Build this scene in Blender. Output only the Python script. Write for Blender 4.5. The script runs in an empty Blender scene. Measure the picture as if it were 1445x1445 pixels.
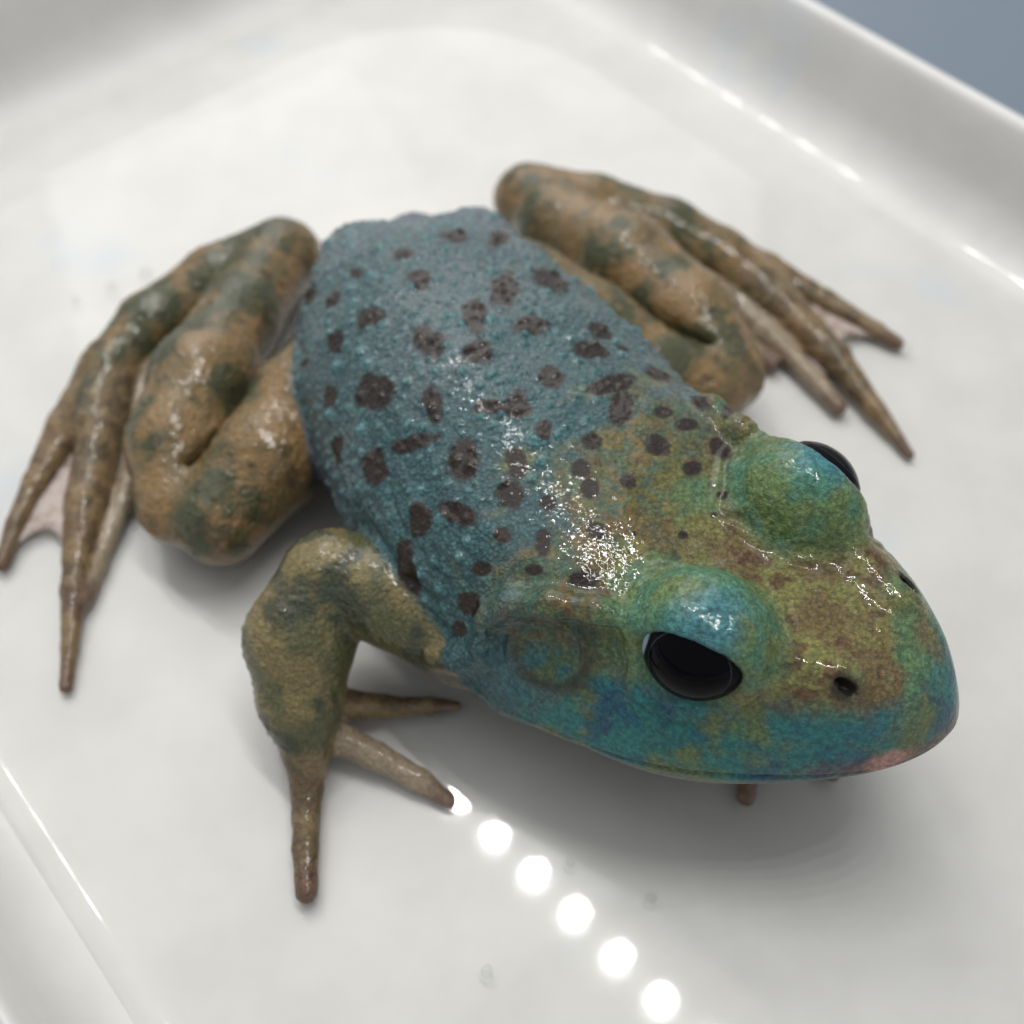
import bpy, math
import numpy as np
from mathutils import Vector, Matrix

S = 0.01                                   # everything is laid out in centimetres
scene = bpy.context.scene
VOX = 0.04

# ------------------------------------------------------------------ camera
PITCH = math.radians(55)
cam_d = bpy.data.cameras.new("camera")
cam = bpy.data.objects.new("camera", cam_d)
scene.collection.objects.link(cam)
cam.location = (0, -9.17722 * S, 13.10643 * S)
cam.rotation_euler = (math.pi / 2 - PITCH, 0, 0)
cam_d.lens = 5.6
cam_d.sensor_width = 2 * 5.6 * math.tan(math.radians(24))
cam_d.clip_start = 0.002
cam_d.clip_end = 50
cam_d.dof.use_dof = True
cam_d.dof.focus_distance = 11.3 * S
cam_d.dof.aperture_fstop = 2.5
scene.camera = cam

# ------------------------------------------------------------------ light
world = bpy.data.worlds.new("World")
scene.world = world
world.use_nodes = True
bg = world.node_tree.nodes["Background"]
bg.inputs[0].default_value = (0.93, 0.97, 1.0, 1)
bg.inputs[1].default_value = 0.46
vs = scene.view_settings
vs.view_transform = 'Standard'
vs.look = 'None'
vs.gamma = 1
vs.use_curve_mapping = False
vs.exposure = 0.2
scene.cycles.max_bounces = 6
scene.cycles.diffuse_bounces = 3
scene.cycles.glossy_bounces = 3
scene.cycles.use_adaptive_sampling = True
scene.cycles.adaptive_threshold = 0.02

# a bar of small round LEDs hanging over the tub
LED_FIRST = (-2.93, 13.48, 46.0)
LED_STEP = (2.017, -2.04, 0)
for i in [-8, -7, -6, -5, -4, -3, 0, 1, 2, 3, 4, 5, 6, 7, 8]:      # two LEDs left out so their reflections stay off the water
    ld = bpy.data.lights.new("led_lamp", 'AREA')
    ld.shape = 'DISK'
    ld.size = 0.9 * S
    ld.energy = 0.07
    ld.color = (1.0, 0.985, 0.95)
    lo = bpy.data.objects.new("led_lamp", ld)
    scene.collection.objects.link(lo)
    lo.location = tuple((LED_FIRST[k] + LED_STEP[k] * i) * S for k in range(3))

# unseen soft area lamps added overhead left and, for rear glints, beyond the tub
for nm, loc, size, watt in (("overhead_soft_fill", (-20, 26, 52), 60, 1.15), ("back_glint_fill", (-8, 66, 44), 56, 1.5)):
    pd = bpy.data.lights.new(nm, 'AREA')
    pd.shape = 'SQUARE'
    pd.size = size * S
    pd.energy = watt
    pd.color = (1.0, 0.99, 0.97)
    po = bpy.data.objects.new(nm, pd)
    scene.collection.objects.link(po)
    po.location = tuple(v * S for v in loc)
    po.rotation_euler = (-po.location).to_track_quat('-Z', 'Y').to_euler()

# ------------------------------------------------------------------ helpers
def link(o, parent=None):
    scene.collection.objects.link(o)
    if parent is not None:
        o.parent = parent
    return o

def mesh_obj(name, verts, faces, mat, parent=None, smooth=True):
    me = bpy.data.meshes.new(name)
    me.from_pydata([tuple(v) for v in verts], [], [tuple(f) for f in faces])
    me.update()
    if smooth:
        me.polygons.foreach_set("use_smooth", [True] * len(me.polygons))
    if mat is not None:
        me.materials.append(mat)
    return link(bpy.data.objects.new(name, me), parent)

def quad_mesh(name, V, Q, mat, parent=None):
    """fast mesh from numpy quads"""
    me = bpy.data.meshes.new(name)
    me.vertices.add(len(V))
    me.vertices.foreach_set("co", V.astype(np.float32).ravel())
    me.loops.add(len(Q) * 4)
    me.loops.foreach_set("vertex_index", Q.astype(np.int32).ravel())
    me.polygons.add(len(Q))
    me.polygons.foreach_set("loop_start", np.arange(0, len(Q) * 4, 4, dtype=np.int32))
    me.polygons.foreach_set("use_smooth", np.ones(len(Q), dtype=bool))
    me.update(calc_edges=True)
    if mat is not None:
        me.materials.append(mat)
    return link(bpy.data.objects.new(name, me), parent)

class NT:
    def __init__(self, name):
        self.m = bpy.data.materials.new(name)
        self.m.use_nodes = True
        self.t = self.m.node_tree
        self.t.nodes.clear()
        self.out = self.t.nodes.new('ShaderNodeOutputMaterial')
    def n(self, typ, **kw):
        nd = self.t.nodes.new(typ)
        for k, v in kw.items():
            if k.startswith('i_'):
                key = k[2:]
                key = int(key) if key.isdigit() else key.replace('_', ' ')
                self.put(nd.inputs[key], v)
            else:
                setattr(nd, k, v)
        return nd
    def put(self, sock, v):
        if hasattr(v, 'is_linked'):
            self.t.links.new(v, sock)
        else:
            sock.default_value = v
    def math(self, op, a, b=0.0, c=0.0, clamp=False):
        nd = self.t.nodes.new('ShaderNodeMath')
        nd.operation = op
        nd.use_clamp = clamp
        for i, v in enumerate((a, b, c)):
            self.put(nd.inputs[i], v)
        return nd.outputs[0]
    def mix(self, f, a, b, blend='MIX'):
        nd = self.t.nodes.new('ShaderNodeMix')
        nd.data_type = 'RGBA'
        nd.blend_type = blend
        self.put(nd.inputs['Factor'], f)
        self.put(nd.inputs[6], a)
        self.put(nd.inputs[7], b)
        return nd.outputs[2]
    def ramp(self, f, lo, hi):
        nd = self.t.nodes.new('ShaderNodeMapRange')
        nd.interpolation_type = 'SMOOTHSTEP'
        self.put(nd.inputs[0], f)
        nd.inputs[1].default_value = lo
        nd.inputs[2].default_value = hi
        return nd.outputs[0]
    def attr(self, name):
        return self.n('ShaderNodeAttribute', attribute_name=name)
    def noise(self, co, scale, detail=4, rough=0.55, dist=0.0):
        nd = self.n('ShaderNodeTexNoise', i_Vector=co, i_Scale=scale, i_Detail=detail, i_Roughness=rough, i_Distortion=dist)
        return nd.outputs[0]
    def done(self, shader):
        self.t.links.new(shader, self.out.inputs[0])
        return self.m

def lin(r, g, b):
    f = lambda c: (c / 255 / 12.92) if c / 255 <= 0.04045 else ((c / 255 + 0.055) / 1.055) ** 2.4
    return (f(r), f(g), f(b), 1)

# ------------------------------------------------------------------ numpy noise
def _hash(ix, iy, iz, seed):
    h = ix * np.uint32(374761393) + iy * np.uint32(668265263) + iz * np.uint32(2147483647) + np.uint32((seed * 974634617) & 0xffffffff)
    h = (h ^ (h >> np.uint32(13))) * np.uint32(1274126177)
    h = (h ^ (h >> np.uint32(16))) * np.uint32(2246822519)
    return ((h ^ (h >> np.uint32(15))) & np.uint32(0xffff)).astype(np.float32) / np.float32(65535.0)

def vnoise(p, scale, seed=0):
    q = (p * scale).astype(np.float32)
    i = np.floor(q)
    f = (q - i)
    f = f * f * (3 - 2 * f)
    i = i.astype(np.int32).astype(np.uint32)
    r = np.zeros(len(p), np.float32)
    for dx in (0, 1):
        for dy in (0, 1):
            for dz in (0, 1):
                w = (f[:, 0] if dx else 1 - f[:, 0]) * (f[:, 1] if dy else 1 - f[:, 1]) * (f[:, 2] if dz else 1 - f[:, 2])
                r += w * _hash(i[:, 0] + np.uint32(dx), i[:, 1] + np.uint32(dy), i[:, 2] + np.uint32(dz), seed)
    return r

TURN = [np.array(Matrix.Rotation(t, 3, Vector(ax_)), np.float32) for t, ax_ in ((.9, (1, 2, 3)), (2.1, (3, -1, 2)), (1.4, (-2, 3, 1)))]
def fbm(p, scale, octv=3, seed=0):
    a, s, t = 0.5, np.zeros(len(p), np.float32), 0
    for o in range(octv):
        s += a * vnoise(p @ TURN[(o + seed) % 3] + o * 7.3, scale * 2 ** o, seed + o)
        t += a
        a *= 0.5
    return s / t

def sstep(x, a, b):
    t = np.clip((x - a) / (b - a), 0, 1)
    return t * t * (3 - 2 * t)

# ------------------------------------------------------------------ implicit shapes (cm)
def smin(a, b, k):
    if k <= 0:
        return np.minimum(a, b)
    h = np.maximum(k - np.abs(a - b), 0) / k
    return np.minimum(a, b) - h * h * k * 0.25

def smax(a, b, k):
    return -smin(-a, -b, k)

def interp(x, xs, ys):
    return np.interp(x, xs, ys).astype(np.float32)

class RoundCone:
    def __init__(self, a, b, ra, rb):
        self.a, self.b, self.ra, self.rb = np.array(a, float), np.array(b, float), ra, rb
        r = max(ra, rb)
        self.lo = np.minimum(self.a, self.b) - r
        self.hi = np.maximum(self.a, self.b) + r
    def __call__(self, x, y, z):
        d = self.b - self.a
        L2 = d @ d
        t = ((x - self.a[0]) * d[0] + (y - self.a[1]) * d[1] + (z - self.a[2]) * d[2]) / L2
        t = np.clip(t, 0, 1)
        ex = x - self.a[0] - t * d[0]
        ey = y - self.a[1] - t * d[1]
        ez = z - self.a[2] - t * d[2]
        return np.sqrt(ex * ex + ey * ey + ez * ez) - (self.ra + (self.rb - self.ra) * t)

class Ellipsoid:
    def __init__(self, c, r, R=None):
        self.c, self.r = np.array(c, float), np.array(r, float)
        self.R = np.eye(3) if R is None else np.array(R, float)      # rows are the local axes
        m = self.r.max()
        self.lo, self.hi = self.c - m, self.c + m
    def __call__(self, x, y, z):
        X, Y, Z = x - self.c[0], y - self.c[1], z - self.c[2]
        R, r = self.R, self.r
        u = (X * R[0, 0] + Y * R[0, 1] + Z * R[0, 2]) / r[0]
        v = (X * R[1, 0] + Y * R[1, 1] + Z * R[1, 2]) / r[1]
        w = (X * R[2, 0] + Y * R[2, 1] + Z * R[2, 2]) / r[2]
        return (np.sqrt(u * u + v * v + w * w) - 1) * r.min()

# --- torso: loft along the spine in plan
#        x      y     half width  top   bottom
SPINE = np.array([
    [-1.42,  3.75, 0.60, 1.90, 0.80],
    [-1.36,  3.20, 1.25, 2.45, 0.45],
    [-1.16,  2.30, 1.86, 2.95, 0.20],
    [-0.80,  1.20, 2.12, 3.25, 0.10],
    [-0.20,  0.10, 2.25, 3.45, 0.08],
    [ 0.50, -1.10, 2.30, 3.45, 0.15],
    [ 1.35, -2.05, 2.10, 3.35, 0.45],
    [ 2.10, -2.70, 1.70, 3.10, 0.90]])
class Torso:
    lo = np.array([-4.6, -5.2, -0.1]); hi = np.array([4.4, 5.6, 4.2])
    def __call__(self, x, y, z):
        P = SPINE[:, :2]
        best = None
        seg = np.linalg.norm(P[1:] - P[:-1], axis=1)
        cum = np.concatenate([[0], np.cumsum(seg)])
        for i in range(len(P) - 1):
            d = P[i + 1] - P[i]
            t = np.clip(((x - P[i, 0]) * d[0] + (y - P[i, 1]) * d[1]) / (d @ d), 0, 1)
            ex, ey = x - P[i, 0] - t * d[0], y - P[i, 1] - t * d[1]
            dd = ex * ex + ey * ey
            s = cum[i] + t * seg[i]
            if best is None:
                best, bs = dd, s
            else:
                m = dd < best
                best = np.where(m, dd, best)
                bs = np.where(m, s, bs)
        l = np.sqrt(best)
        w = interp(bs, cum, SPINE[:, 2]); zt = interp(bs, cum, SPINE[:, 3]); zb = interp(bs, cum, SPINE[:, 4])
        # widest point sits low on the flank
        zc = zb + (zt - zb) * 0.42
        h = np.where(z > zc, zt - zc, zc - zb)
        a = l / w
        b = np.abs(z - zc) / h
        n = 2.25
        q = (a ** n + b ** n) ** (1 / n)
        return (q - 1) * np.minimum(w, 1.5)

# --- head frame
HY, HP = math.radians(-35.8), math.radians(9.5)
H0 = np.array([2.50, -2.95, 2.05])
Hf = np.array([math.cos(HY) * math.cos(HP), math.sin(HY) * math.cos(HP), math.sin(HP)])
Hl = np.array([-math.sin(HY), math.cos(HY), 0.0])
Hu = np.cross(Hf, Hl)
HR = np.stack([Hf, Hl, Hu])
def hw(f, l, u):
    return H0 + Hf * f + Hl * l + Hu * u
def hloc(x, y, z):
    X, Y, Z = x - H0[0], y - H0[1], z - H0[2]
    return tuple(X * HR[k, 0] + Y * HR[k, 1] + Z * HR[k, 2] for k in range(3))

class Head:
    lo = np.array([-1.2, -6.2, 0.4]); hi = np.array([5.4, 0.8, 4.6])
    def __call__(self, x, y, z):
        f, l, u = hloc(x, y, z)
        uu = np.clip(u, 0, 2)
        al = np.abs(l)
        fe = 3.42 - 0.22 * uu + 0.25 * np.minimum(u, 0)
        a = np.maximum(f + 1.0, 0) / fe
        wid = 2.12 * (1 - 0.26 * uu) + 0.35 * np.minimum(u, 0)
        wid = np.maximum(wid, 0.3)
        b = al / wid
        n = 1.66
        side = ((a ** n + b ** n + 1e-6) ** (1 / n) - 1) * 1.75
        ut = interp(f, [-3, -1.5, 0, 0.8, 1.5, 2.0, 2.4], [1.35, 1.35, 1.22, 1.12, 0.98, 0.80, 0.5])
        ut = ut - 0.10 * np.exp(-(l / 0.45) ** 2) * np.clip(1 - np.abs(f - 0.1) / 1.4, 0, 1)
        top = u - ut
        bot = -0.62 - u
        back = -2.6 - f
        d = smax(side, top, 0.32)
        d = smax(d, bot, 0.6)
        return smax(d, back, 0.8)

EYE_C = {s: hw(0.15, s * 1.10, 1.17) for s in (-1, 1)}
EYE_R = 0.56
EYE_E = {}
for s in (-1, 1):
    e = Hf * 0.22 + Hl * s * 0.90 + Hu * 0.20
    EYE_E[s] = e / np.linalg.norm(e)

class EyeCut:
    """almond opening between the lids (negative inside the opening)"""
    def __init__(self, s):
        c = EYE_C[s]
        self.c, self.lo, self.hi = c, c - 1.1, c + 1.1
        self.e = EYE_E[s]
        self.lid = .40 if s < 0 else .52          # the near lid hangs lower
        a = Hf - self.e * (Hf @ self.e)
        # tilt the lid line down at the front
        a = a / np.linalg.norm(a)
        b = np.cross(self.e, a) * (1 if np.cross(self.e, a) @ Hu > 0 else -1)
        t = math.radians(-8)
        self.a = a * math.cos(t) + b * math.sin(t)
        self.b = b * math.cos(t) - a * math.sin(t)
    def __call__(self, x, y, z):
        X, Y, Z = x - self.c[0], y - self.c[1], z - self.c[2]
        dot = lambda v: X * v[0] + Y * v[1] + Z * v[2]
        de, da, db = dot(self.e), dot(self.a), dot(self.b)
        r = np.sqrt(X * X + Y * Y + Z * Z) + 1e-6
        da, db = da / r * EYE_R, db / r * EYE_R
        up = np.where(db > 0, self.lid, 0.45)
        q = np.sqrt((da / 0.50) ** 2 + (db / up) ** 2) - 1
        q = q * 0.40
        q = np.maximum(q, 0.40 - r)
        return np.maximum(q, 0.1 - de)

# --- limbs : chains of (x, y, z, r)
CH = {}
def chain(name, pts, k=0.12, kin=0.25):
    CH[name] = (pts, k, kin)

# frog's right (near the camera) hind leg
chain('thigh_r', [(-2.0, 2.3, 1.3, .72), (-2.75, .9, 1.25, .74), (-3.2, .0, 1.15, .70), (-3.75, -.75, .95, .62)], .10, .3)
chain('shank_r', [(-4.35, -.5, .88, .54), (-4.48, .4, 1.0, .66), (-4.28, 1.5, 1.08, .70), (-3.98, 2.8, .95, .58), (-3.6, 4.15, .8, .56)], .20, .35)
chain('tarsus_r', [(-3.55, 4.30, .76, .60), (-4.5, 3.8, .68, .56), (-5.45, 3.05, .56, .47), (-5.90, 2.2, .46, .42), (-6.0, 1.3, .40, .36)], .12, .3)
chain('toe_r_a', [(-6.05, 2.2, .40, .34), (-6.35, 1.2, .35, .29), (-6.6, .3, .28, .18), (-6.75, -.35, .20, .13), (-6.80, -.95, .15, .11)], .10, .15)
chain('toe_r_b', [(-5.75, 2.3, .42, .36), (-5.82, 1.1, .38, .33), (-5.80, -.1, .34, .29), (-5.72, -1.4, .22, .17), (-5.62, -2.2, .15, .115), (-5.55, -2.75, .12, .09)], .10, .15)
chain('toe_r_c', [(-5.4, 2.4, .36, .22), (-5.25, 1.2, .26, .18), (-5.35, 0, .22, .14), (-5.5, -1.0, .18, .11), (-5.58, -1.55, .16, .12)], .10, .15)
chain('toe_r_d', [(-5.1, 2.2, .30, .16), (-4.95, 1.0, .22, .13), (-5.0, 0.2, .18, .12)], .10, .15)
# frog's left (far) hind leg
chain('thigh_l', [(0.1, 3.0, 1.3, .75), (1.1, 2.2, 1.2, .76), (2.0, 1.5, 1.1, .64), (2.7, 1.35, .95, .55)], .10, .3)
chain('shank_l', [(3.0, 1.75, .90, .58), (2.6, 2.75, 1.0, .66), (1.75, 3.95, 1.0, .68), (.7, 5.0, .85, .58), (.35, 5.6, .78, .52)], .18, .35)
chain('tarsus_l', [(.25, 5.65, .76, .56), (1.3, 5.5, .68, .54), (2.5, 5.1, .56, .52), (3.3, 4.6, .46, .46), (3.9, 4.0, .4, .38)], .12, .3)
chain('toe_l_a', [(3.1, 5.0, .42, .28), (4.0, 4.45, .36, .28), (4.9, 3.85, .26, .17), (5.6, 3.3, .18, .13), (5.9, 3.05, .15, .12)], .10, .15)
chain('toe_l_b', [(3.2, 4.7, .42, .34), (4.1, 3.7, .38, .35), (4.85, 2.6, .30, .24), (5.3, 1.7, .20, .15), (5.68, .92, .11, .08)], .10, .15)
chain('toe_l_c', [(3.1, 4.3, .34, .20), (3.9, 3.2, .26, .17), (4.5, 2.25, .22, .14), (4.78, 1.75, .18, .14)], .10, .15)
chain('toe_l_d', [(2.9, 4.0, .30, .17), (3.5, 3.1, .22, .14), (3.9, 2.6, .18, .13)], .10, .15)
# near front leg
chain('upper_arm_r', [(-.55, -2.75, 1.5, .62), (-1.4, -2.35, 1.7, .58), (-2.05, -2.10, 1.75, .52)], .10, .3)
chain('forearm_r', [(-2.15, -2.15, 1.70, .56), (-2.45, -2.75, 1.35, .62), (-2.45, -3.30, .95, .48), (-2.40, -3.75, .55, .30)], .10, .35)
chain('finger_r_a', [(-2.40, -3.75, .50, .28), (-2.38, -4.2, .32, .19), (-2.34, -4.8, .24, .15), (-2.29, -5.3, .20, .14)], .10, .12)
chain('finger_r_b', [(-2.2, -3.5, .46, .21), (-1.6, -3.74, .28, .165), (-1.1, -3.98, .18, .14), (-.74, -4.22, .10, .10)], .10, .12)
chain('finger_r_c', [(-2.1, -3.15, .50, .20), (-1.55, -3.1, .30, .14), (-1.0, -3.05, .22, .11), (-.68, -3.03, .18, .07)], .08, .12)
# far front leg, mostly hidden below the head
chain('upper_arm_l', [(2.2, -.8, 1.5, .62), (3.0, -.6, 1.5, .55), (3.3, -1.0, 1.4, .5)], .10, .3)
chain('forearm_l', [(3.3, -1.0, 1.35, .52), (3.2, -2.0, 1.0, .52), (2.95, -2.9, .55, .30)], .10, .3)
chain('finger_l_a', [(2.95, -2.9, .45, .25), (2.85, -3.6, .28, .15), (2.73, -4.2, .18, .11)], .10, .12)
chain('finger_l_b', [(3.05, -2.9, .45, .22), (3.5, -3.5, .26, .14), (3.8, -3.9, .18, .11)], .10, .12)
chain('finger_l_c', [(2.85, -2.8, .45, .2), (2.3, -3.2, .26, .14), (1.9, -3.5, .18, .1)], .10, .12)

def build_field():
    lo = np.array([-7.6, -6.2, -0.05]); hi = np.array([6.6, 7.0, 4.6])
    n = np.ceil((hi - lo) / VOX).astype(int) + 1
    ax = [lo[k] + VOX * np.arange(n[k], dtype=np.float32) for k in range(3)]
    F = np.full(n, 3.0, np.float32)
    def block(p, m):
        i0 = np.maximum(((p.lo - m - lo) / VOX).astype(int), 0)
        i1 = np.minimum(np.ceil((p.hi + m - lo) / VOX).astype(int) + 1, n)
        sl = tuple(slice(a, b) for a, b in zip(i0, i1))
        return sl, (ax[0][sl[0]][:, None, None], ax[1][sl[1]][None, :, None], ax[2][sl[2]][None, None, :])
    def add(p, k):
        sl, (x, y, z) = block(p, k + 0.15)
        F[sl] = smin(F[sl], p(x, y, z).astype(np.float32), k)
    def cut(p, k):
        sl, (x, y, z) = block(p, 0.0)
        F[sl] = smax(F[sl], -p(x, y, z).astype(np.float32), k)
    # limbs first, each chain on its own with soft joints, then merged
    add(Torso(), 0)
    for p, k in BUMPS:
        add(p, k)
    add(Head(), 0.55)
    for s in (-1, 1):
        add(Ellipsoid(hw(0.12, s * 0.95, 1.17), (.69, .59, .65), HR), 0.30)
    for p, k in RIDGES:
        add(p, k)
    for s in (-1, 1):
        add(Ellipsoid(EYE_C[s], (EYE_R + .042,) * 3), 0.22)
    for s in (-1, 1):
        cut(EyeCut(s), 0.05)
    for p, k in CUTS:
        cut(p, k)
    for name, (pts, k, kin) in CH.items():
        P = [RoundCone(a[:3], b[:3], a[3], b[3]) for a, b in zip(pts[:-1], pts[1:])]
        class U:
            lo = np.min([p.lo for p in P], 0); hi = np.max([p.hi for p in P], 0)
            def __call__(self, x, y, z):
                d = P[0](x, y, z)
                for p in P[1:]:
                    d = smin(d, p(x, y, z), kin * .5)
                return d
        add(U(), k)
    for p, k in CREASES:
        cut(p, k)
    return F, lo

BUMPS = []
# hip corners at the rump
for l, c in ((-1, (-2.15, 2.75, 2.0)), (1, (-0.50, 3.15, 2.0))):
    BUMPS.append((Ellipsoid(c, (.50, .62, .50)), .5))
RIDGES, CUTS, CREASES = [], [], []
# the skin crease where thigh and shank press together
for path in ([(-3.42, 1.75), (-3.58, .9), (-3.82, .25), (-4.15, -.22)], [(1.25, 3.35), (1.75, 2.75), (2.3, 2.2), (2.75, 1.85)]):
    for a, b in zip(path[:-1], path[1:]):
        for h in (1.22, 1.34, 1.46, 1.58, 1.70):
            CREASES.append((RoundCone((*a, h), (*b, h), .05, .05), .10))

def fold(s):
    pts = [(-.42, 1.33, 1.36), (-.8, 1.42, 1.39), (-1.25, 1.56, 1.38), (-1.72, 1.70, 1.20), (-1.92, 1.85, .92), (-1.92, 1.98, .58), (-2.2, 2.10, .33), (-2.56, 2.16, .15)]
    tc = np.array([-1.2, 1.74, .87])
    for a, b in zip(pts[:-1], pts[1:]):
        RIDGES.append((RoundCone(hw(a[0], s * a[1], a[2]), hw(b[0], s * b[1], b[2]), .13, .13), .16))
    g = [np.array(q) + .19 * (tc - q) / np.linalg.norm(tc - q) + np.array([0, .12, 0]) for q in pts[:6]]
    for a, b in zip(g[:-1], g[1:]):
        CUTS.append((RoundCone(hw(a[0], s * a[1], a[2]), hw(b[0], s * b[1], b[2]), .06, .06), .14))
fold(-1); fold(1)
for s in (-1, 1):
    # canthus ridge from eye to nostril, and the nostril
    RIDGES.append((RoundCone(hw(.6, s * .86, 1.06), hw(1.45, s * .52, .92), .12, .10), .25))
    RIDGES.append((Ellipsoid(hw(1.42, s * .56, .86), (.20, .16, .14), HR), .15))
    CUTS.append((Ellipsoid(hw(1.46, s * .68, .92), (.15, .055, .09), HR), .06))

def surface_nets(F, lo):
    n = F.shape
    neg = F < 0
    c = np.zeros(tuple(k - 1 for k in n), np.uint8)
    for dx in (0, 1):
        for dy in (0, 1):
            for dz in (0, 1):
                c += neg[dx:n[0] - 1 + dx, dy:n[1] - 1 + dy, dz:n[2] - 1 + dz]
    act = (c > 0) & (c < 8)
    I = np.argwhere(act)
    idx = np.full(act.shape, -1, np.int32)
    idx[act] = np.arange(len(I))
    corner = np.array([(dx, dy, dz) for dx in (0, 1) for dy in (0, 1) for dz in (0, 1)])
    val = np.stack([F[I[:, 0] + d[0], I[:, 1] + d[1], I[:, 2] + d[2]] for d in corner], 1)
    acc = np.zeros((len(I), 3), np.float32); cnt = np.zeros(len(I), np.float32)
    for a in range(8):
        for b in range(a + 1, 8):
            if np.abs(corner[a] - corner[b]).sum() != 1:
                continue
            va, vb = val[:, a], val[:, b]
            m = (va < 0) != (vb < 0)
            t = va[m] / (va[m] - vb[m])
            acc[m] += corner[a] + t[:, None] * (corner[b] - corner[a])
            cnt[m] += 1
    V = lo + VOX * (I + acc / cnt[:, None])
    quads = []
    for axis in range(3):
        u, v = (axis + 1) % 3, (axis + 2) % 3
        s0 = [slice(None)] * 3; s1 = [slice(None)] * 3
        s0[axis] = slice(0, -1); s1[axis] = slice(1, None)
        ch = neg[tuple(s0)] != neg[tuple(s1)]
        E = np.argwhere(ch)
        ok = (E[:, u] > 0) & (E[:, v] > 0) & (E[:, u] < n[u] - 1) & (E[:, v] < n[v] - 1)
        E = E[ok]
        def cell(du, dv):
            K = E.copy(); K[:, u] -= du; K[:, v] -= dv
            return idx[K[:, 0], K[:, 1], K[:, 2]]
        q = np.stack([cell(1, 1), cell(0, 1), cell(0, 0), cell(1, 0)], 1)
        flip = ~neg[E[:, 0], E[:, 1], E[:, 2]]
        q[flip] = q[flip][:, ::-1]
        quads.append(q)
    return V, np.concatenate(quads)

F, lo = build_field()
V, Q = surface_nets(F, lo)
del F

def mesh_arrays(me):
    v = np.empty(len(me.vertices) * 3, np.float32); me.vertices.foreach_get("co", v)
    nn = np.empty(len(me.vertices) * 3, np.float32); me.vertex_normals.foreach_get("vector", nn)
    return v.reshape(-1, 3), nn.reshape(-1, 3)

# ------------------------------------------------------------------ frog
frog = link(bpy.data.objects.new("frog", None))
frog["label"] = "blue green bullfrog with dark brown spots crouching in the white tub"
frog["category"] = "frog"

# smooth the voxel surface once, then carve warts, folds and creases into it
tmp = quad_mesh("tmp", V, Q, None)
md = tmp.modifiers.new("s", 'SUBSURF'); md.levels = 1
dg = bpy.context.evaluated_depsgraph_get()
me = bpy.data.meshes.new_from_object(tmp.evaluated_get(dg))
bpy.data.objects.remove(tmp)
me.name = "body"
p, nrm = mesh_arrays(me)

def spine_param(x, y):
    P = SPINE[:, :2]
    seg = np.linalg.norm(P[1:] - P[:-1], axis=1)
    cum = np.concatenate([[0], np.cumsum(seg)])
    best = np.full(len(x), 1e9); bs = np.zeros(len(x)); lat = np.zeros(len(x))
    for i in range(len(P) - 1):
        d = P[i + 1] - P[i]
        t = np.clip(((x - P[i, 0]) * d[0] + (y - P[i, 1]) * d[1]) / (d @ d), 0, 1)
        ex, ey = x - P[i, 0] - t * d[0], y - P[i, 1] - t * d[1]
        dd = ex * ex + ey * ey
        m_ = dd < best
        best[m_] = dd[m_]; bs[m_] = (cum[i] + t * seg[i])[m_]
        lat[m_] = ((d[0] * ey - d[1] * ex) / np.linalg.norm(d))[m_]
    return bs.astype(np.float32), lat.astype(np.float32)

x, y, z = p[:, 0], p[:, 1], p[:, 2]
sp, lat = spine_param(x, y)                      # 0 at the rump, about 8 at the head
f, l, u = hloc(x, y, z)
al = np.abs(l)
d_body = np.minimum(Torso()(x, y, z), Head()(x, y, z))
for s in (-1, 1):
    d_body = np.minimum(d_body, Ellipsoid(EYE_C[s], (EYE_R + .042,) * 3)(x, y, z))
    d_body = np.minimum(d_body, Ellipsoid(hw(0.12, s * 0.95, 1.17), (.69, .59, .65), HR)(x, y, z))
for q_, k_ in BUMPS:
    d_body = np.minimum(d_body, q_(x, y, z))
d_limb = np.full(len(p), 9.0, np.float32)
d_arm = np.full(len(p), 9.0, np.float32)
digit = np.zeros(len(p), np.float32)             # 1 on toes and fingers
tip = np.zeros(len(p), np.float32)
pale = np.zeros(len(p), np.float32)              # inner toes and webs are pale
for name, (pts, k, kin) in CH.items():
    for a, b in zip(pts[:-1], pts[1:]):
        dd = RoundCone(a[:3], b[:3], a[3], b[3])(x, y, z)
        d_limb = np.minimum(d_limb, dd)
        if 'arm' in name or 'finger' in name:
            d_arm = np.minimum(d_arm, dd)
        if 'toe' in name or 'finger' in name:
            digit = np.maximum(digit, 1 - sstep(dd, .02, .12))
        if name[-2:] in ('_c', '_d') and 'toe' in name or name == 'finger_r_b':
            pale = np.maximum(pale, 1 - sstep(dd, .01, .08))
    if 'toe' in name or 'finger' in name:
        e = np.array(pts[-1][:3])
        tip = np.maximum(tip, 1 - sstep(np.linalg.norm(p - e, axis=1), .16, .42))
limb = sstep(d_body - d_limb, -.03, .06)
arm = (d_arm <= d_limb + 1e-4).astype(np.float32)
headw = sstep(f, -2.6, -1.4) * (1 - limb)
torso = (1 - limb) * (1 - headw)

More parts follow.
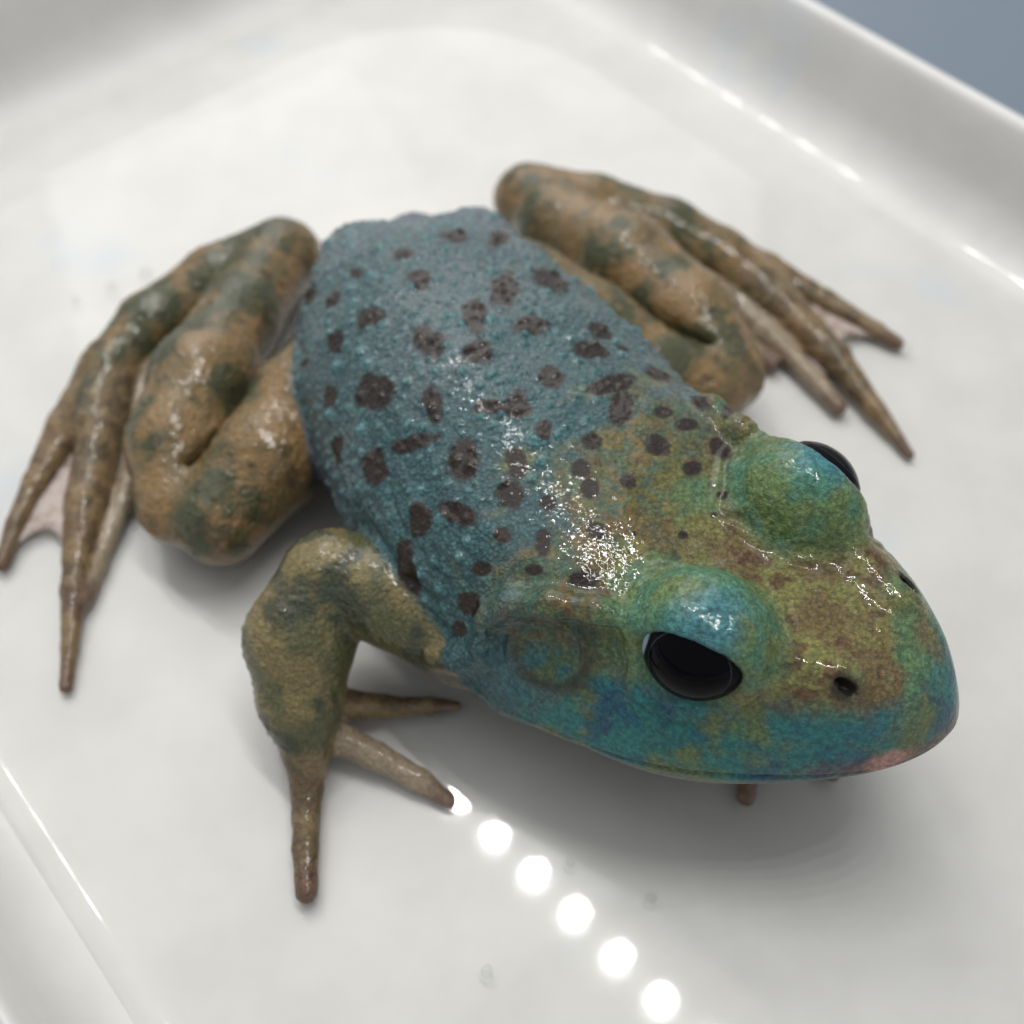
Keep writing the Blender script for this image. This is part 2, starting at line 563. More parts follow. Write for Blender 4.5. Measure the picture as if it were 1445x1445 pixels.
# ---- spots (centre, two half axes), pigment patches of the skin
#SPOTS_BEGIN
SPOTS = [
    (-0.762, 2.321, 2.956, 0.172, -0.011, 0.01, 0.008, -0.208, 0.037),
    (-0.135, 2.51, 2.789, 0.124, 0.228, -0.201, 0.003, -0.38, 0.178),
    (-1.384, 1.904, 3.009, 0.124, -0.04, 0.036, 0.014, -0.175, 0.052),
    (-1.964, 1.701, 2.873, 0.117, -0.072, 0.068, 0.012, -0.112, 0.026),
    (-2.658, 1.916, 2.358, 0.119, -0.046, 0.045, 0.006, -0.178, -0.082),
    (-2.272, 1.392, 2.728, 0.119, -0.033, 0.033, 0.012, -0.151, -0.015),
    (-1.719, 0.68, 3.095, 0.178, 0.09, 0.003, 0.059, -0.148, -0.06),
    (-2.128, 0.52, 2.831, 0.112, -0.055, 0.058, 0.006, -0.131, -0.041),
    (-1.135, 1.244, 3.206, 0.14, -0.032, 0.031, 0.012, -0.191, 0.046),
    (-0.087, 0.943, 3.325, 0.17, 0.074, -0.071, 0.002, -0.366, 0.175),
    (0.474, 1.327, 3.103, 0.197, -0.094, -0.035, -0.062, -0.302, 0.134),
    (-0.43, 0.426, 3.401, 0.131, -0.015, 0.015, 0.008, -0.312, 0.078),
    (0.206, 0.257, 3.429, 0.213, 0.029, -0.03, -0.001, -0.145, 0.005),
    (-0.969, 0.076, 3.349, 0.14, -0.113, 0.119, 0.013, -0.245, 0.042),
    (-0.384, -0.181, 3.453, 0.167, 0.001, -0.001, 0.003, -0.163, -0.009),
    (1.042, 0.339, 3.222, 0.113, -0.062, -0.029, -0.059, -0.17, 0.058),
    (0.897, -0.074, 3.347, 0.212, 0.015, -0.07, -0.024, -0.151, 0.027),
    (1.31, 0.122, 3.178, 0.069, 0.002, -0.002, -0.003, -0.064, -0.007),
    (0.445, -0.576, 3.446, 0.137, -0.016, 0.018, -0.002, -0.159, -0.027),
    (1.12, -0.62, 3.397, 0.216, 0.08, -0.172, -0.032, -0.156, 0.063),
    (1.181, -0.995, 3.409, 0.137, 0.009, -0.011, -0.016, -0.257, 0.033),
    (-1.596, -0.425, 3.024, 0.199, -0.136, 0.157, 0.007, -0.227, -0.088),
    (-0.886, -0.813, 3.295, 0.127, -0.027, 0.032, 0.009, -0.207, 0.019),
    (-0.241, -0.989, 3.428, 0.155, -0.025, 0.029, 0.0, -0.082, -0.042),
    (0.065, -0.986, 3.45, 0.112, 0.1, 0.003, 0.088, -0.163, -0.001),
    (0.334, -1.363, 3.454, 0.111, 0.006, -0.008, -0.002, -0.147, 0.006),
    (-1.11, -1.235, 3.089, 0.233, -0.061, 0.171, 0.029, -0.098, -0.039),
    (-0.539, -1.592, 3.258, 0.176, -0.016, 0.02, 0.004, -0.23, -0.053),
    (0.048, -1.708, 3.383, 0.109, -0.01, 0.013, -0.0, -0.175, -0.028),
    (-0.03, -2.096, 3.305, 0.13, -0.021, 0.029, 0.0, -0.151, -0.027),
    (0.853, -1.486, 3.431, 0.12, 0.004, -0.005, -0.005, -0.127, -0.002),
    (0.732, -1.828, 3.413, 0.095, 0.041, 0.003, 0.033, -0.12, -0.011),
    (0.817, -2.067, 3.396, 0.098, -0.005, 0.006, -0.005, -0.13, -0.004),
    (-1.565, -1.292, 2.733, 0.161, -0.064, 0.084, 0.004, -0.19, -0.09),
    (-2.078, -0.752, 2.339, 0.151, -0.049, 0.063, 0.008, -0.16, -0.049),
    (-1.006, -2.084, 2.824, 0.135, -0.06, 0.087, 0.001, -0.138, -0.082),
    (-0.578, -2.167, 3.083, 0.181, -0.16, 0.053, -0.054, -0.066, -0.067),
    (-0.091, -2.532, 3.205, 0.085, -0.016, 0.024, 0.0, -0.084, -0.017),
    (0.318, -2.653, 3.278, 0.075, -0.008, 0.013, -0.002, -0.173, -0.021),
    (0.225, -2.953, 3.188, 0.089, -0.017, 0.027, -0.0, -0.051, -0.02),
    (-0.306, -2.79, 2.958, 0.093, -0.038, 0.06, -0.0, -0.061, -0.047),
    (-1.144, -2.482, 2.407, 0.107, -0.009, 0.101, 0.111, -0.17, -0.198),
    (0.709, -3.108, 3.269, 0.132, -0.003, 0.005, -0.002, -0.096, -0.023),
    (0.874, -2.584, 3.364, 0.104, -0.01, 0.015, -0.003, -0.094, -0.011),
    (1.549, -1.505, 3.405, 0.125, -0.066, -0.013, -0.058, -0.135, 0.005),
    (1.22, -1.987, 3.417, 0.093, -0.0, 0.0, -0.006, -0.096, -0.0),
    (0.369, -2.237, 3.344, 0.086, -0.004, 0.005, -0.001, -0.094, -0.015),
    (1.901, -1.173, 3.347, 0.126, 0.016, -0.019, -0.009, -0.091, 0.01),
    (1.67, -1.018, 3.362, 0.099, 0.007, -0.009, -0.008, -0.092, 0.01),
    (1.695, -0.195, 3.069, 0.179, 0.04, -0.045, -0.02, -0.167, 0.076),
    (-0.449, -2.964, 2.651, 0.127, -0.056, 0.095, -0.001, -0.041, -0.052),
    (-2.181, -0.068, 2.558, 0.099, -0.091, 0.105, 0.002, -0.124, -0.072),
    (-2.607, 0.653, 2.342, 0.08, -0.051, 0.056, 0.002, -0.057, -0.025),
    (2.102, -0.839, 3.318, 0.114, -0.064, 0.075, -0.01, -0.107, 0.0),
    (2.389, -0.988, 3.369, 0.083, 0.006, -0.007, -0.022, -0.133, 0.049),
    (2.266, -1.488, 3.298, 0.088, -0.144, 0.036, -0.069, -0.096, 0.013),
    (1.916, -1.767, 3.35, 0.092, 0.014, -0.019, -0.008, -0.087, 0.001),
    (2.212, -2.115, 3.324, 0.049, -0.02, 0.027, -0.005, -0.051, -0.003),
    (0.877, -2.606, 3.362, 0.095, -0.008, 0.012, -0.003, -0.084, -0.01),
    (0.728, -3.098, 3.272, 0.133, -0.002, 0.003, -0.002, -0.091, -0.02),
    (1.253, -2.62, 3.355, 0.036, 0.001, -0.001, -0.001, -0.032, -0.006),
    (2.1, -2.343, 3.3, 0.037, -0.001, 0.001, -0.003, -0.034, -0.005),
    (1.758, -2.598, 3.295, 0.044, 0.005, -0.007, -0.003, -0.041, -0.003),
    (-0.422, -3.03, 2.614, 0.138, -0.069, 0.117, -0.0, -0.088, -0.071),
    (-0.565, -3.144, 2.301, 0.079, -0.034, 0.06, -0.001, -0.055, -0.057),
    (4.787, 3.151, 0.241, 0.077, -0.231, 0.0, -0.051, -0.017, -0.174),
    (1.59, 1.39, 1.966, 0.147, -0.269, 0.0, 0.062, 0.034, -0.219),
    (2.531, -0.22, 1.098, 0.177, -0.198, 0.0, -0.09, -0.08, -0.164),
    (2.954, 3.42, 0.962, 0.102, -0.31, 0.0, -0.056, -0.018, -0.215),
    (2.472, 0.017, 2.014, 0.213, -0.238, 0.0, 0.045, 0.04, -0.238),
    (1.631, 2.497, 1.708, 0.061, -0.186, 0.0, 0.096, 0.031, -0.108),
    (3.33, -0.312, 1.899, 0.242, -0.209, 0.0, 0.08, 0.092, -0.213),
    (3.439, 2.203, 0.753, 0.111, -0.201, 0.0, -0.046, -0.025, -0.166),
    (3.658, -0.811, 1.02, 0.186, -0.161, 0.0, -0.078, -0.09, -0.135),
    (4.221, 3.871, 0.074, 0.068, -0.207, 0.0, -0.137, -0.045, -0.074),
]
#SPOTS_END
spot = np.zeros(len(p), np.float32)
wob = (fbm(p, 6.0, 4, 40) - .5)
for sp_ in SPOTS:
    c, a, b = np.array(sp_[0:3]), np.array(sp_[3:6]), np.array(sp_[6:9])
    la, lb = np.linalg.norm(a), np.linalg.norm(b)
    w = np.cross(a, b); w *= 1.2 * max(la, lb) / np.linalg.norm(w)
    M_ = np.linalg.inv(np.stack([a, b, w], 1))
    rel = p - c
    near = np.einsum('ij,ij->i', rel, rel) < (max(la, lb) * 1.9) ** 2
    rr = rel[near] / 1.12
    r_ = np.linalg.norm(rr @ M_.T, axis=1) + wob[near] * .9
    spot[near] = np.maximum(spot[near], 1 - sstep(r_, .74, 1.12))
spot *= (1 - limb)

# ---- relief
disp = np.zeros(len(p), np.float32)
rear = 1 - sstep(sp, 3.2, 6.5)
upz = sstep(nrm[:, 2], -.1, .5)
rng = np.random.default_rng(7)
ti = np.nonzero((torso > .5) & (nrm[:, 2] > -.05) & (z > 1.0))[0]
pt = p[ti]
wt = np.zeros(len(ti), np.float32)
placed = []
cand = ti[rng.integers(0, len(ti), 5200)]
keep = rng.random(5200)
for ci, kr in zip(cand, keep):
    if kr > .05 + .75 * rear[ci]:
        continue
    c = p[ci]
    r_ = rng.choice([.045, .065, .09, .12], p=[.42, .32, .18, .08])
    if placed:
        A_ = np.array(placed)
        if (np.linalg.norm(A_[:, :3] - c, axis=1) < (A_[:, 3] + r_) * .95).any():
            continue
    placed.append((*c, r_))
order = np.argsort(pt[:, 0]); px_ = pt[order, 0]
for (cx, cy, cz, r_) in placed:
    a_, b_ = np.searchsorted(px_, (cx - 2 * r_, cx + 2 * r_))
    o_ = order[a_:b_]
    q_ = pt[o_]
    d2 = (q_[:, 0] - cx) ** 2 + (q_[:, 1] - cy) ** 2 + (q_[:, 2] - cz) ** 2
    wt[o_] = np.maximum(wt[o_], r_ / .08 * np.exp(-d2 / (.62 * r_) ** 2))
wart = np.zeros(len(p), np.float32)
wart[ti] = wt
print('warts', len(placed))
disp += torso * .042 * wart * (.3 + .7 * sstep(sp, 0, .8))
# finer granules on the legs
li = np.nonzero((limb > .5) & (digit < .3) & (nrm[:, 2] > -.1))[0]
pl = p[li]
gl = np.zeros(len(li), np.float32)
order = np.argsort(pl[:, 0]); px_ = pl[order, 0]
for ci in rng.integers(0, len(li), 2600):
    cx, cy, cz = pl[ci]
    r_ = rng.uniform(.03, .065)
    a_, b_ = np.searchsorted(px_, (cx - 2 * r_, cx + 2 * r_))
    o_ = order[a_:b_]
    q_ = pl[o_]
    d2 = (q_[:, 0] - cx) ** 2 + (q_[:, 1] - cy) ** 2 + (q_[:, 2] - cz) ** 2
    gl[o_] = np.maximum(gl[o_], r_ / .05 * np.exp(-d2 / (.62 * r_) ** 2))
gran_l = np.zeros(len(p), np.float32)
gran_l[li] = gl
disp += limb * .013 * gran_l
# rough stretched folds along the flanks
R_ = np.stack([sp * .55, lat * 1.9, z * 1.9], 1)
fold_n = np.abs(fbm(R_, 1.6, 3, 61) - .5) * 2
flank = sstep(np.abs(lat), 1.0, 1.9) * sstep(sp, 2.0, 4.0)
disp += torso * flank * .10 * (fold_n - .35)
# low lumps everywhere
disp += torso * .05 * (fbm(p, 1.3, 2, 77) - .5)
disp += limb * (1 - digit) * (.03 * (fbm(p, 2.2, 3, 78) - .5))
disp += digit * .035 * (fbm(p, 5.0, 2, 79) - .5)
# head: pebbled top, mouth line, tympanum
disp += headw * sstep(nrm[:, 2], .3, .8) * .035 * (fbm(p, 3.0, 3, 81) - .5)
mouth = np.exp(-((u + .02 - .03 * np.sin(f * 2)) / .035) ** 2) * sstep(f, -1.9, -1.5)
side_ = (np.abs(nrm @ Hu) < .85)
disp -= headw * side_ * mouth * .05
tymp = np.zeros(len(p), np.float32); tring = np.zeros(len(p), np.float32)
for s in (-1, 1):
    tc = hw(-1.2, s * 1.76, .87)
    dd = np.linalg.norm((p - tc), axis=1)
    tring = np.maximum(tring, np.exp(-((dd - .40) / .13) ** 2))
    tymp = np.maximum(tymp, 1 - sstep(dd, .30, .40))
disp += headw * (.035 * tring - .035 * tymp)
n_w = fbm(p, 2.2, 2, 91); n_w2 = fbm(p, 1.7, 2, 92)
# a broken crease round the eyelids
for s in (-1, 1):
    rr = np.linalg.norm(p - EYE_C[s], axis=1)
    disp += headw * np.exp(-((rr - .86) / .12) ** 2) * (-.025) * sstep(n_w, .35, .6)
    disp += headw * np.exp(-((rr - .84) / .16) ** 2) * .017 * np.sin(rr * 34 + 16 * n_w) * sstep(n_w2, .3, .6)
    disp += headw * (1 - sstep(rr, .7, .9)) * .035 * (fbm(p, 7.0, 2, 93) - .5)

# ---- pigment
def C3(r, g, b):
    return np.array(lin(r, g, b)[:3], np.float32)
def mixc(a, b, t):
    return a + (b - a) * t[:, None]
n1 = fbm(p, 1.1, 4, 101); n2 = fbm(p, 2.6, 4, 102); n3 = fbm(p, 6.0, 3, 103); n4 = fbm(p, 0.7, 3, 104)
N = len(p)
col = np.tile(C3(94, 108, 110), (N, 1))
col = mixc(col, C3(68, 99, 102), sstep(n1 + .10 * (sp - 4), .40, .75))
col = mixc(col, C3(122, 128, 132), sstep(n4 + .12 * (3.0 - sp), .55, .8) * .8)
col = mixc(col, C3(104, 152, 154), np.clip(wart, 0, 1) * .7)
low = 1 - sstep(z + (n2 - .5) * .8 - .18 * np.maximum(4 - sp, 0), .9, 1.9)
col = mixc(col, C3(112, 104, 118), low * .85)
tor_col = col
# head pigments
teal, blue, olive, brown, green = C3(46, 124, 120), C3(28, 84, 112), C3(122, 128, 66), C3(128, 104, 64), C3(98, 136, 92)
hs = np.tile(teal, (N, 1))
hs = mixc(hs, blue, sstep(n2 + .55 * (n3 - .5), .44, .70) * .85)
hs = mixc(hs, olive, sstep(fbm(p + 31, 1.5, 3, 105) - .06 * sstep(f, .6, 1.4) + .45 * (fbm(p, 4.5, 3, 115) - .5), .46, .68) * .8)
hs = mixc(hs, C3(34, 124, 146), sstep(f + (n2 - .5), .9, 1.5) * sstep(u, -.1, .1) * sstep(n1, .42, .60) * .4)
hs = mixc(hs, C3(84, 118, 126), 1 - sstep(f + (n2 - .5), -2.4, -1.3))
ht = np.tile(brown, (N, 1))
ht = mixc(ht, C3(142, 132, 74), sstep(n2, .42, .62))
ht = mixc(ht, C3(104, 66, 42), sstep(fbm(p, 7, 3, 106), .55, .66) * .8)
ht = mixc(ht, green, sstep(fbm(p + 9, 1.6, 3, 107) + .12 * (al - .6), .54, .68) * .8)
topw = sstep(u + (n3 - .5) * .25 - np.interp(f, [-3, -1, 0.5, 1.5, 2.2], [.75, .85, .82, .68, .60]), -.12, .22)
hc = mixc(hs, ht, topw)
# tympanum: olive ring with a teal centre
hc = mixc(hc, C3(60, 54, 34), np.clip(tring, 0, 1) * .9)
hc = mixc(hc, mixc(np.tile(C3(58, 112, 110), (N, 1)), C3(104, 112, 60), sstep(n3, .4, .6)), tymp * .7)
# eyelids green with a blue patch
for s in (-1, 1):
    dd = np.linalg.norm(p - EYE_C[s], axis=1)
    lid = (1 - sstep(dd, .74, .98)) * sstep(u, .9, 1.2)
    hc = mixc(hc, mixc(np.tile(C3(122, 140, 84), (N, 1)), C3(88, 138, 108), sstep(n2, .4, .6)), lid * .9)
    bp = np.linalg.norm(p - (EYE_C[s] + Hu * .62 + Hl * s * .12 + Hf * .16), axis=1)
    hc = mixc(hc, C3(70, 140, 156), (1 - sstep(bp + (n3 - .5) * .3, .16, .54)) * .75)
for s in (-1, 1):
    dn = np.linalg.norm(p - hw(1.46, s * .68, .92), axis=1)
    hc = mixc(hc, C3(34, 26, 20), (1 - sstep(dn, .10, .20)) * .9)
# lip: reddish brown, pink at the front of the near side
lipw = np.exp(-((u - .02) / .14) ** 2) * sstep(f, .9, 2.0)
hc = mixc(hc, C3(140, 92, 78), lipw * .8)
hc = mixc(hc, C3(214, 150, 138), (1 - sstep(np.linalg.norm(np.stack([f - 2.0, (l + .70), (u - .02) * 1.5], 1), axis=1) + (n3 - .5) * .15, .15, .34)) * .9)
hc = mixc(hc, C3(176, 168, 150), 1 - sstep(u, -.35, -.05))
# olive spreads back over the neck in a ragged edge
hmix = sstep(f + (n2 - .5) * 1.9 + (n3 - .5) * 1.0 - .12 * al + np.where(u < .9, -.2, 0), -2.45, -1.45)
neck = mixc(np.tile(C3(108, 100, 52), (N, 1)), C3(70, 104, 88), sstep(n3, .4, .6))
neck = mixc(neck, C3(140, 98, 46), sstep(fbm(p + 4, 5, 3, 109), .52, .62) * .7)
nk = np.exp(-((f + 1.5) / .75) ** 2) * sstep(u, .7, 1.1)
hc = mixc(hc, neck, nk * .8)
col = mixc(tor_col, hc, hmix)
col = mixc(col, C3(50, 30, 22) * (.7 + .6 * n3)[:, None], spot)
# limbs
lg = mixc(np.tile(C3(152, 120, 80), (N, 1)), C3(126, 104, 68), sstep(n2, .4, .6))
lg = mixc(lg, C3(58, 72, 48), sstep(fbm(p + 17, 1.9, 4, 110) + .25 * (n3 - .5), .44, .62) * .8)
lg = mixc(lg, C3(60, 50, 36), sstep(fbm(p + 23, 4.5, 3, 111), .60, .70) * .5)
la_ = mixc(np.tile(C3(136, 120, 80), (N, 1)), C3(98, 96, 64), sstep(n2, .40, .60))
la_ = mixc(la_, C3(52, 60, 46), sstep(fbm(p + 27, 2.0, 4, 112), .52, .64) * .8)
lg = lg * (1 - arm[:, None]) + la_ * arm[:, None]
dg_ = mixc(np.tile(C3(150, 124, 92), (N, 1)), C3(112, 88, 66), sstep(n3, .42, .60))
lg = mixc(lg, dg_, digit * .75)
under = 1 - sstep(nrm[:, 2], -.45, .05)
lg = mixc(lg, C3(176, 158, 140), under * .8)
lg = mixc(lg, C3(190, 172, 152), pale * .6)
lg = mixc(lg, C3(112, 78, 70), tip * .65)
lg = lg * np.float32(.92)
col = mixc(col, lg, limb)
bel = (1 - sstep(nrm[:, 2], -.75, -.3)) * (1 - limb)
col = mixc(col, C3(196, 190, 182), bel * .8)

p2 = p + nrm * disp[:, None]
# soles and belly stay on the tub floor
p2[:, 2] = np.maximum(p2[:, 2], 0.012)
me.vertices.foreach_set("co", (p2 * S).astype(np.float32).ravel())
ca = me.color_attributes.new("pigment", 'FLOAT_COLOR', 'POINT')
ca.data.foreach_set("color", np.concatenate([np.clip(col, 0, 1), np.ones((N, 1))], 1).astype(np.float32).ravel())
for nm, arr in (("limb", limb), ("spot", spot), ("headw", hmix * (1 - limb)), ("rear", rear * torso)):
    at = me.attributes.new(nm, 'FLOAT', 'POINT')
    at.data.foreach_set("value", arr.astype(np.float32))
me.polygons.foreach_set("use_smooth", np.ones(len(me.polygons), dtype=bool))
me.update()

m = NT("frog_skin")
co = m.n('ShaderNodeTexCoord').outputs['Object']
co = m.n('ShaderNodeVectorMath', operation='SCALE', i_0=co, i_Scale=100.0).outputs[0]
pig = m.attr("pigment").outputs['Color']
limb_a = m.attr("limb").outputs['Fac']
head_a = m.attr("headw").outputs['Fac']
spot_a = m.attr("spot").outputs['Fac']
fine = m.noise(co, 16, 4, .6)
vor = m.n('ShaderNodeTexVoronoi', feature='F1', i_Vector=co, i_Scale=20.0, i_Randomness=1.0).outputs['Distance']
grain = m.noise(co, 55, 2, .6)
# granules: paler teal tops, darker skin between
gran = m.math('SUBTRACT', 1.0, m.ramp(vor, .12, .62))
body_a = m.math('MULTIPLY', m.math('SUBTRACT', 1.0, limb_a), m.math('SUBTRACT', 1.0, spot_a))
dark = m.mix(1.0, pig, (.36, .40, .44, 1), 'MULTIPLY')
lite = m.mix(1.0, pig, (1.04, 1.15, 1.13, 1), 'MULTIPLY')
fac = m.math('ADD', m.math('MULTIPLY', gran, m.math('SUBTRACT', .55, m.math('MULTIPLY', head_a, .25))), m.math('MULTIPLY', m.ramp(fine, .34, .68), .55), clamp=True)
c2 = m.mix(fac, dark, lite)
c2 = m.mix(m.math('MULTIPLY', limb_a, .55), c2, m.mix(m.ramp(grain, .35, .65), m.mix(1.0, pig, (.7, .68, .62, 1), 'MULTIPLY'), m.mix(1.0, pig, (1.25, 1.2, 1.1, 1), 'MULTIPLY')))
wr = m.noise(co, 26, 3, .5, 1.2)
vor2 = m.n('ShaderNodeTexVoronoi', feature='F1', i_Vector=co, i_Scale=11.0).outputs['Distance']
h1 = m.math('MULTIPLY', m.math('SUBTRACT', .7, vor), m.math('SUBTRACT', 1.0, m.math('MULTIPLY', head_a, .55)))
h2 = m.math('MULTIPLY', m.math('SUBTRACT', .7, vor2), m.math('ADD', .35, m.math('MULTIPLY', limb_a, .45)))
h = m.math('ADD', h1, m.math('MULTIPLY', wr, .9))
h = m.math('ADD', h, h2)
h = m.math('ADD', h, m.math('MULTIPLY', grain, .30))
bump = m.n('ShaderNodeBump', i_Strength=1.0, i_Distance=.00028, i_Height=h)
rough = m.math('ADD', .38, m.math('MULTIPLY', fine, .22))
bs = m.n('ShaderNodeBsdfPrincipled', i_Base_Color=c2, i_Roughness=rough, i_Normal=bump.outputs[0])
wet = m.noise(co, 11, 1, .5, .4)
cb = m.n('ShaderNodeBump', i_Strength=1.0, i_Distance=.00009, i_Height=m.math('ADD', wet, m.math('MULTIPLY', h2, .12)))
m.put(bs.inputs['Coat Normal'], cb.outputs[0])
m.put(bs.inputs['Coat Roughness'], m.math('ADD', .08, m.math('MULTIPLY', limb_a, .05)))
bs.inputs['Specular IOR Level'].default_value = .18
m.put(bs.inputs['Specular Tint'], (.8, 1, 1, 1))
bs.inputs['Subsurface Weight'].default_value = 0
bs.inputs['Subsurface Radius'].default_value = (.001, .0008, .0006)
bs.inputs['Subsurface Scale'].default_value = .6
m.put(bs.inputs['Coat Weight'], m.math('ADD', m.math('ADD', .50, m.math('MULTIPLY', limb_a, .15)), m.math('MULTIPLY', head_a, .04)))

skin = m.done(bs.outputs[0])
me.materials.clear()
me.materials.append(skin)
body = link(bpy.data.objects.new("body", me), frog)
print('verts', N)

# ---- eyes: a dark ball with a rim of pale membrane, a fine ring round the pupil
m = NT("eye_ball")
eb_a = m.attr("ang").outputs['Fac']
c = m.mix(m.ramp(eb_a, .93, 1.0), (.006, .0065, .008, 1), lin(150, 165, 178))
eye_mat = m.done(m.n('ShaderNodeBsdfPrincipled', i_Base_Color=c, i_Roughness=.1, i_Specular_IOR_Level=.02).outputs[0])
m = NT("eye_ring")
ring_mat = m.done(m.n('ShaderNodeBsdfPrincipled', i_Base_Color=lin(44, 47, 52), i_Roughness=.15, i_Specular_IOR_Level=.1).outputs[0])
m = NT("eye_pupil")
pupil_mat = m.done(m.n('ShaderNodeBsdfPrincipled', i_Base_Color=(.002, .002, .003, 1), i_Roughness=.06, i_Specular_IOR_Level=.06).outputs[0])
for s in (-1, 1):
    e = EYE_E[s]
    a = Hf - e * (Hf @ e); a /= np.linalg.norm(a)
    b = np.cross(e, a)
    if b @ Hu < 0:
        b = -b
    a, b = a * math.cos(-.14) + b * math.sin(-.14), b * math.cos(-.14) - a * math.sin(-.14)
    e = e * math.cos(.16) + b * math.sin(.16); b = b * math.cos(.16) - EYE_E[s] * math.sin(.16)
    def ball(name, r, th0, th1, sa, sb, mat, parent, nv=24, nu=64):
        vs_, fs = [], []
        for j in range(nv + 1):
            for i in range(nu):
                ph = 2 * math.pi * i / nu
                th = th0 + (th1 - th0) * j / nv
                k = 1 / math.hypot(math.cos(ph) / sa, math.sin(ph) / sb)
                th *= k
                vs_.append(EYE_C[s] + r * (e * math.cos(th) + math.sin(th) * (a * math.cos(ph) + b * math.sin(ph))))
        for j in range(nv):
            for i in range(nu):
                q0, q1 = j * nu + i, j * nu + (i + 1) % nu
                fs.append((q0, q1, q1 + nu, q0 + nu))
        return mesh_obj(name, np.array(vs_) * S, fs, mat, parent)
    ey = ball("eye", EYE_R, 0.0001, math.pi, 1, 1, eye_mat, frog, 40)
    vv = np.array([vt.co[:] for vt in ey.data.vertices]) / S - EYE_C[s]
    ang = np.where(vv @ a < 0, -(vv @ a) / .47, (vv @ a) / .56)
    ang = np.where(vv @ e > -.1, ang, 2)
    at = ey.data.attributes.new("ang", 'FLOAT', 'POINT'); at.data.foreach_set("value", ang.astype(np.float32))
    ball("iris_ring", EYE_R + .003, .78, .805, 1.0, .98, ring_mat, ey, 2)
    ball("pupil", EYE_R + .005, .0001, .78, 1.0, .98, pupil_mat, ey, 12)

# ---- translucent webs between the hind toes
m = NT("web_skin")
wco = m.n('ShaderNodeTexCoord').outputs['Object']
wc = m.mix(m.ramp(m.noise(wco, 600, 3), .4, .65), lin(206, 192, 186), lin(172, 150, 134))
web_sh = m.n('ShaderNodeMixShader')
m.put(web_sh.inputs[0], .35)
m.t.links.new(m.n('ShaderNodeBsdfPrincipled', i_Base_Color=wc, i_Roughness=.25).outputs[0], web_sh.inputs[1])
m.t.links.new(m.n('ShaderNodeBsdfTransparent', i_Color=(.95, .92, .9, 1)).outputs[0], web_sh.inputs[2])
web_mat = m.done(web_sh.outputs[0])
def along(pts, t):
    P = np.array([q[:3] for q in pts]); d = np.concatenate([[0], np.cumsum(np.linalg.norm(P[1:] - P[:-1], axis=1))])
    return np.array([np.interp(t * d[-1], d, P[:, k]) for k in range(3)])
def web(A, B, ta, tb, ny=8, nx=16):
    vs_, fs = [], []
    for side in (0, 1):
        for i in range(nx + 1):
            for j in range(ny + 1):
                w = j / ny
                t = i / nx
                sag = 1 - .20 * 4 * w * (1 - w)
                q = along(CH[A][0], ta * t * sag + .02) * (1 - w) + along(CH[B][0], tb * t * sag + .02) * w
                q[2] = q[2] - .10 * 4 * w * (1 - w) * .5 + (.012 if side else -.012)
                q[2] = max(q[2], .03 + side * .02)
                vs_.append(q * S)
    n1_ = (nx + 1) * (ny + 1)
    for i in range(nx):
        for j in range(ny):
            k = i * (ny + 1) + j
            fs.append((k, k + 1, k + ny + 2, k + ny + 1))
            fs.append(tuple(n1_ + t for t in (k, k + ny + 1, k + ny + 2, k + 1)))
    for j in range(ny):
        k = nx * (ny + 1) + j
        fs.append((k, k + 1, n1_ + k + 1, n1_ + k))
    mesh_obj("webbing", vs_, fs, web_mat, frog)
for sd in 'rl':
    web(f'toe_{sd}_a', f'toe_{sd}_b', .94, .70)
    web(f'toe_{sd}_b', f'toe_{sd}_c', .76, .95)
    web(f'toe_{sd}_c', f'toe_{sd}_d', .8, .96)

# ------------------------------------------------------------------ tub
m = NT("tub_plastic")
tco = m.n('ShaderNodeTexCoord').outputs['Object']
tc_ = m.n('ShaderNodeVectorMath', operation='SCALE', i_0=tco, i_Scale=100.0).outputs[0]
sm = m.noise(tc_, .6, 4, .6)
tcol = m.mix(m.ramp(sm, .3, .7), lin(204, 202, 199), lin(212, 210, 207))
tcol = m.mix(m.math('MULTIPLY', m.ramp(m.noise(tc_, .33, 3, .5), .60, .74), .5), tcol, lin(192, 200, 210))
tb_ = m.n('ShaderNodeBump', i_Strength=.12, i_Distance=.0002, i_Height=m.math('ADD', m.noise(tc_, 1.6, 3, .5), m.math('MULTIPLY', m.noise(m.n('ShaderNodeMapping', i_Vector=tc_, i_Rotation=(0, 0, .86), i_Scale=(1.2, 26, 1)).outputs[0], 1.0, 3, .6), .18)))
tr = m.math('ADD', .30, m.math('MULTIPLY', m.noise(tc_, 3.0, 4, .6), .16))
tb = m.n('ShaderNodeBsdfPrincipled', i_Base_Color=tcol, i_Roughness=tr, i_Normal=tb_.outputs[0])
tb.inputs['Specular IOR Level'].default_value = .25
tb.inputs['Coat Weight'].default_value = .3
tb.inputs['Coat Roughness'].default_value = .07
tub_mat = m.done(tb.outputs[0])
TN = np.array([.757, .653]); TN /= np.linalg.norm(TN); T2 = np.array([-TN[1], TN[0]])
A0, A1, B0, B1 = -5.9, 6.41, -14.0, 9.85
PROF = [(0, 0), (.5, .002), (1.0, .006), (1.5, .014), (1.9, .04), (2.2, .09), (2.45, .17), (2.68, .29), (2.86, .45), (3.0, .66), (3.1, .95), (3.2, 1.6),
        (3.27, 1.92), (3.33, 2.03), (3.42, 2.07), (3.52, 2.03), (3.57, 1.9), (3.6, 1.2), (3.5, -.2)]
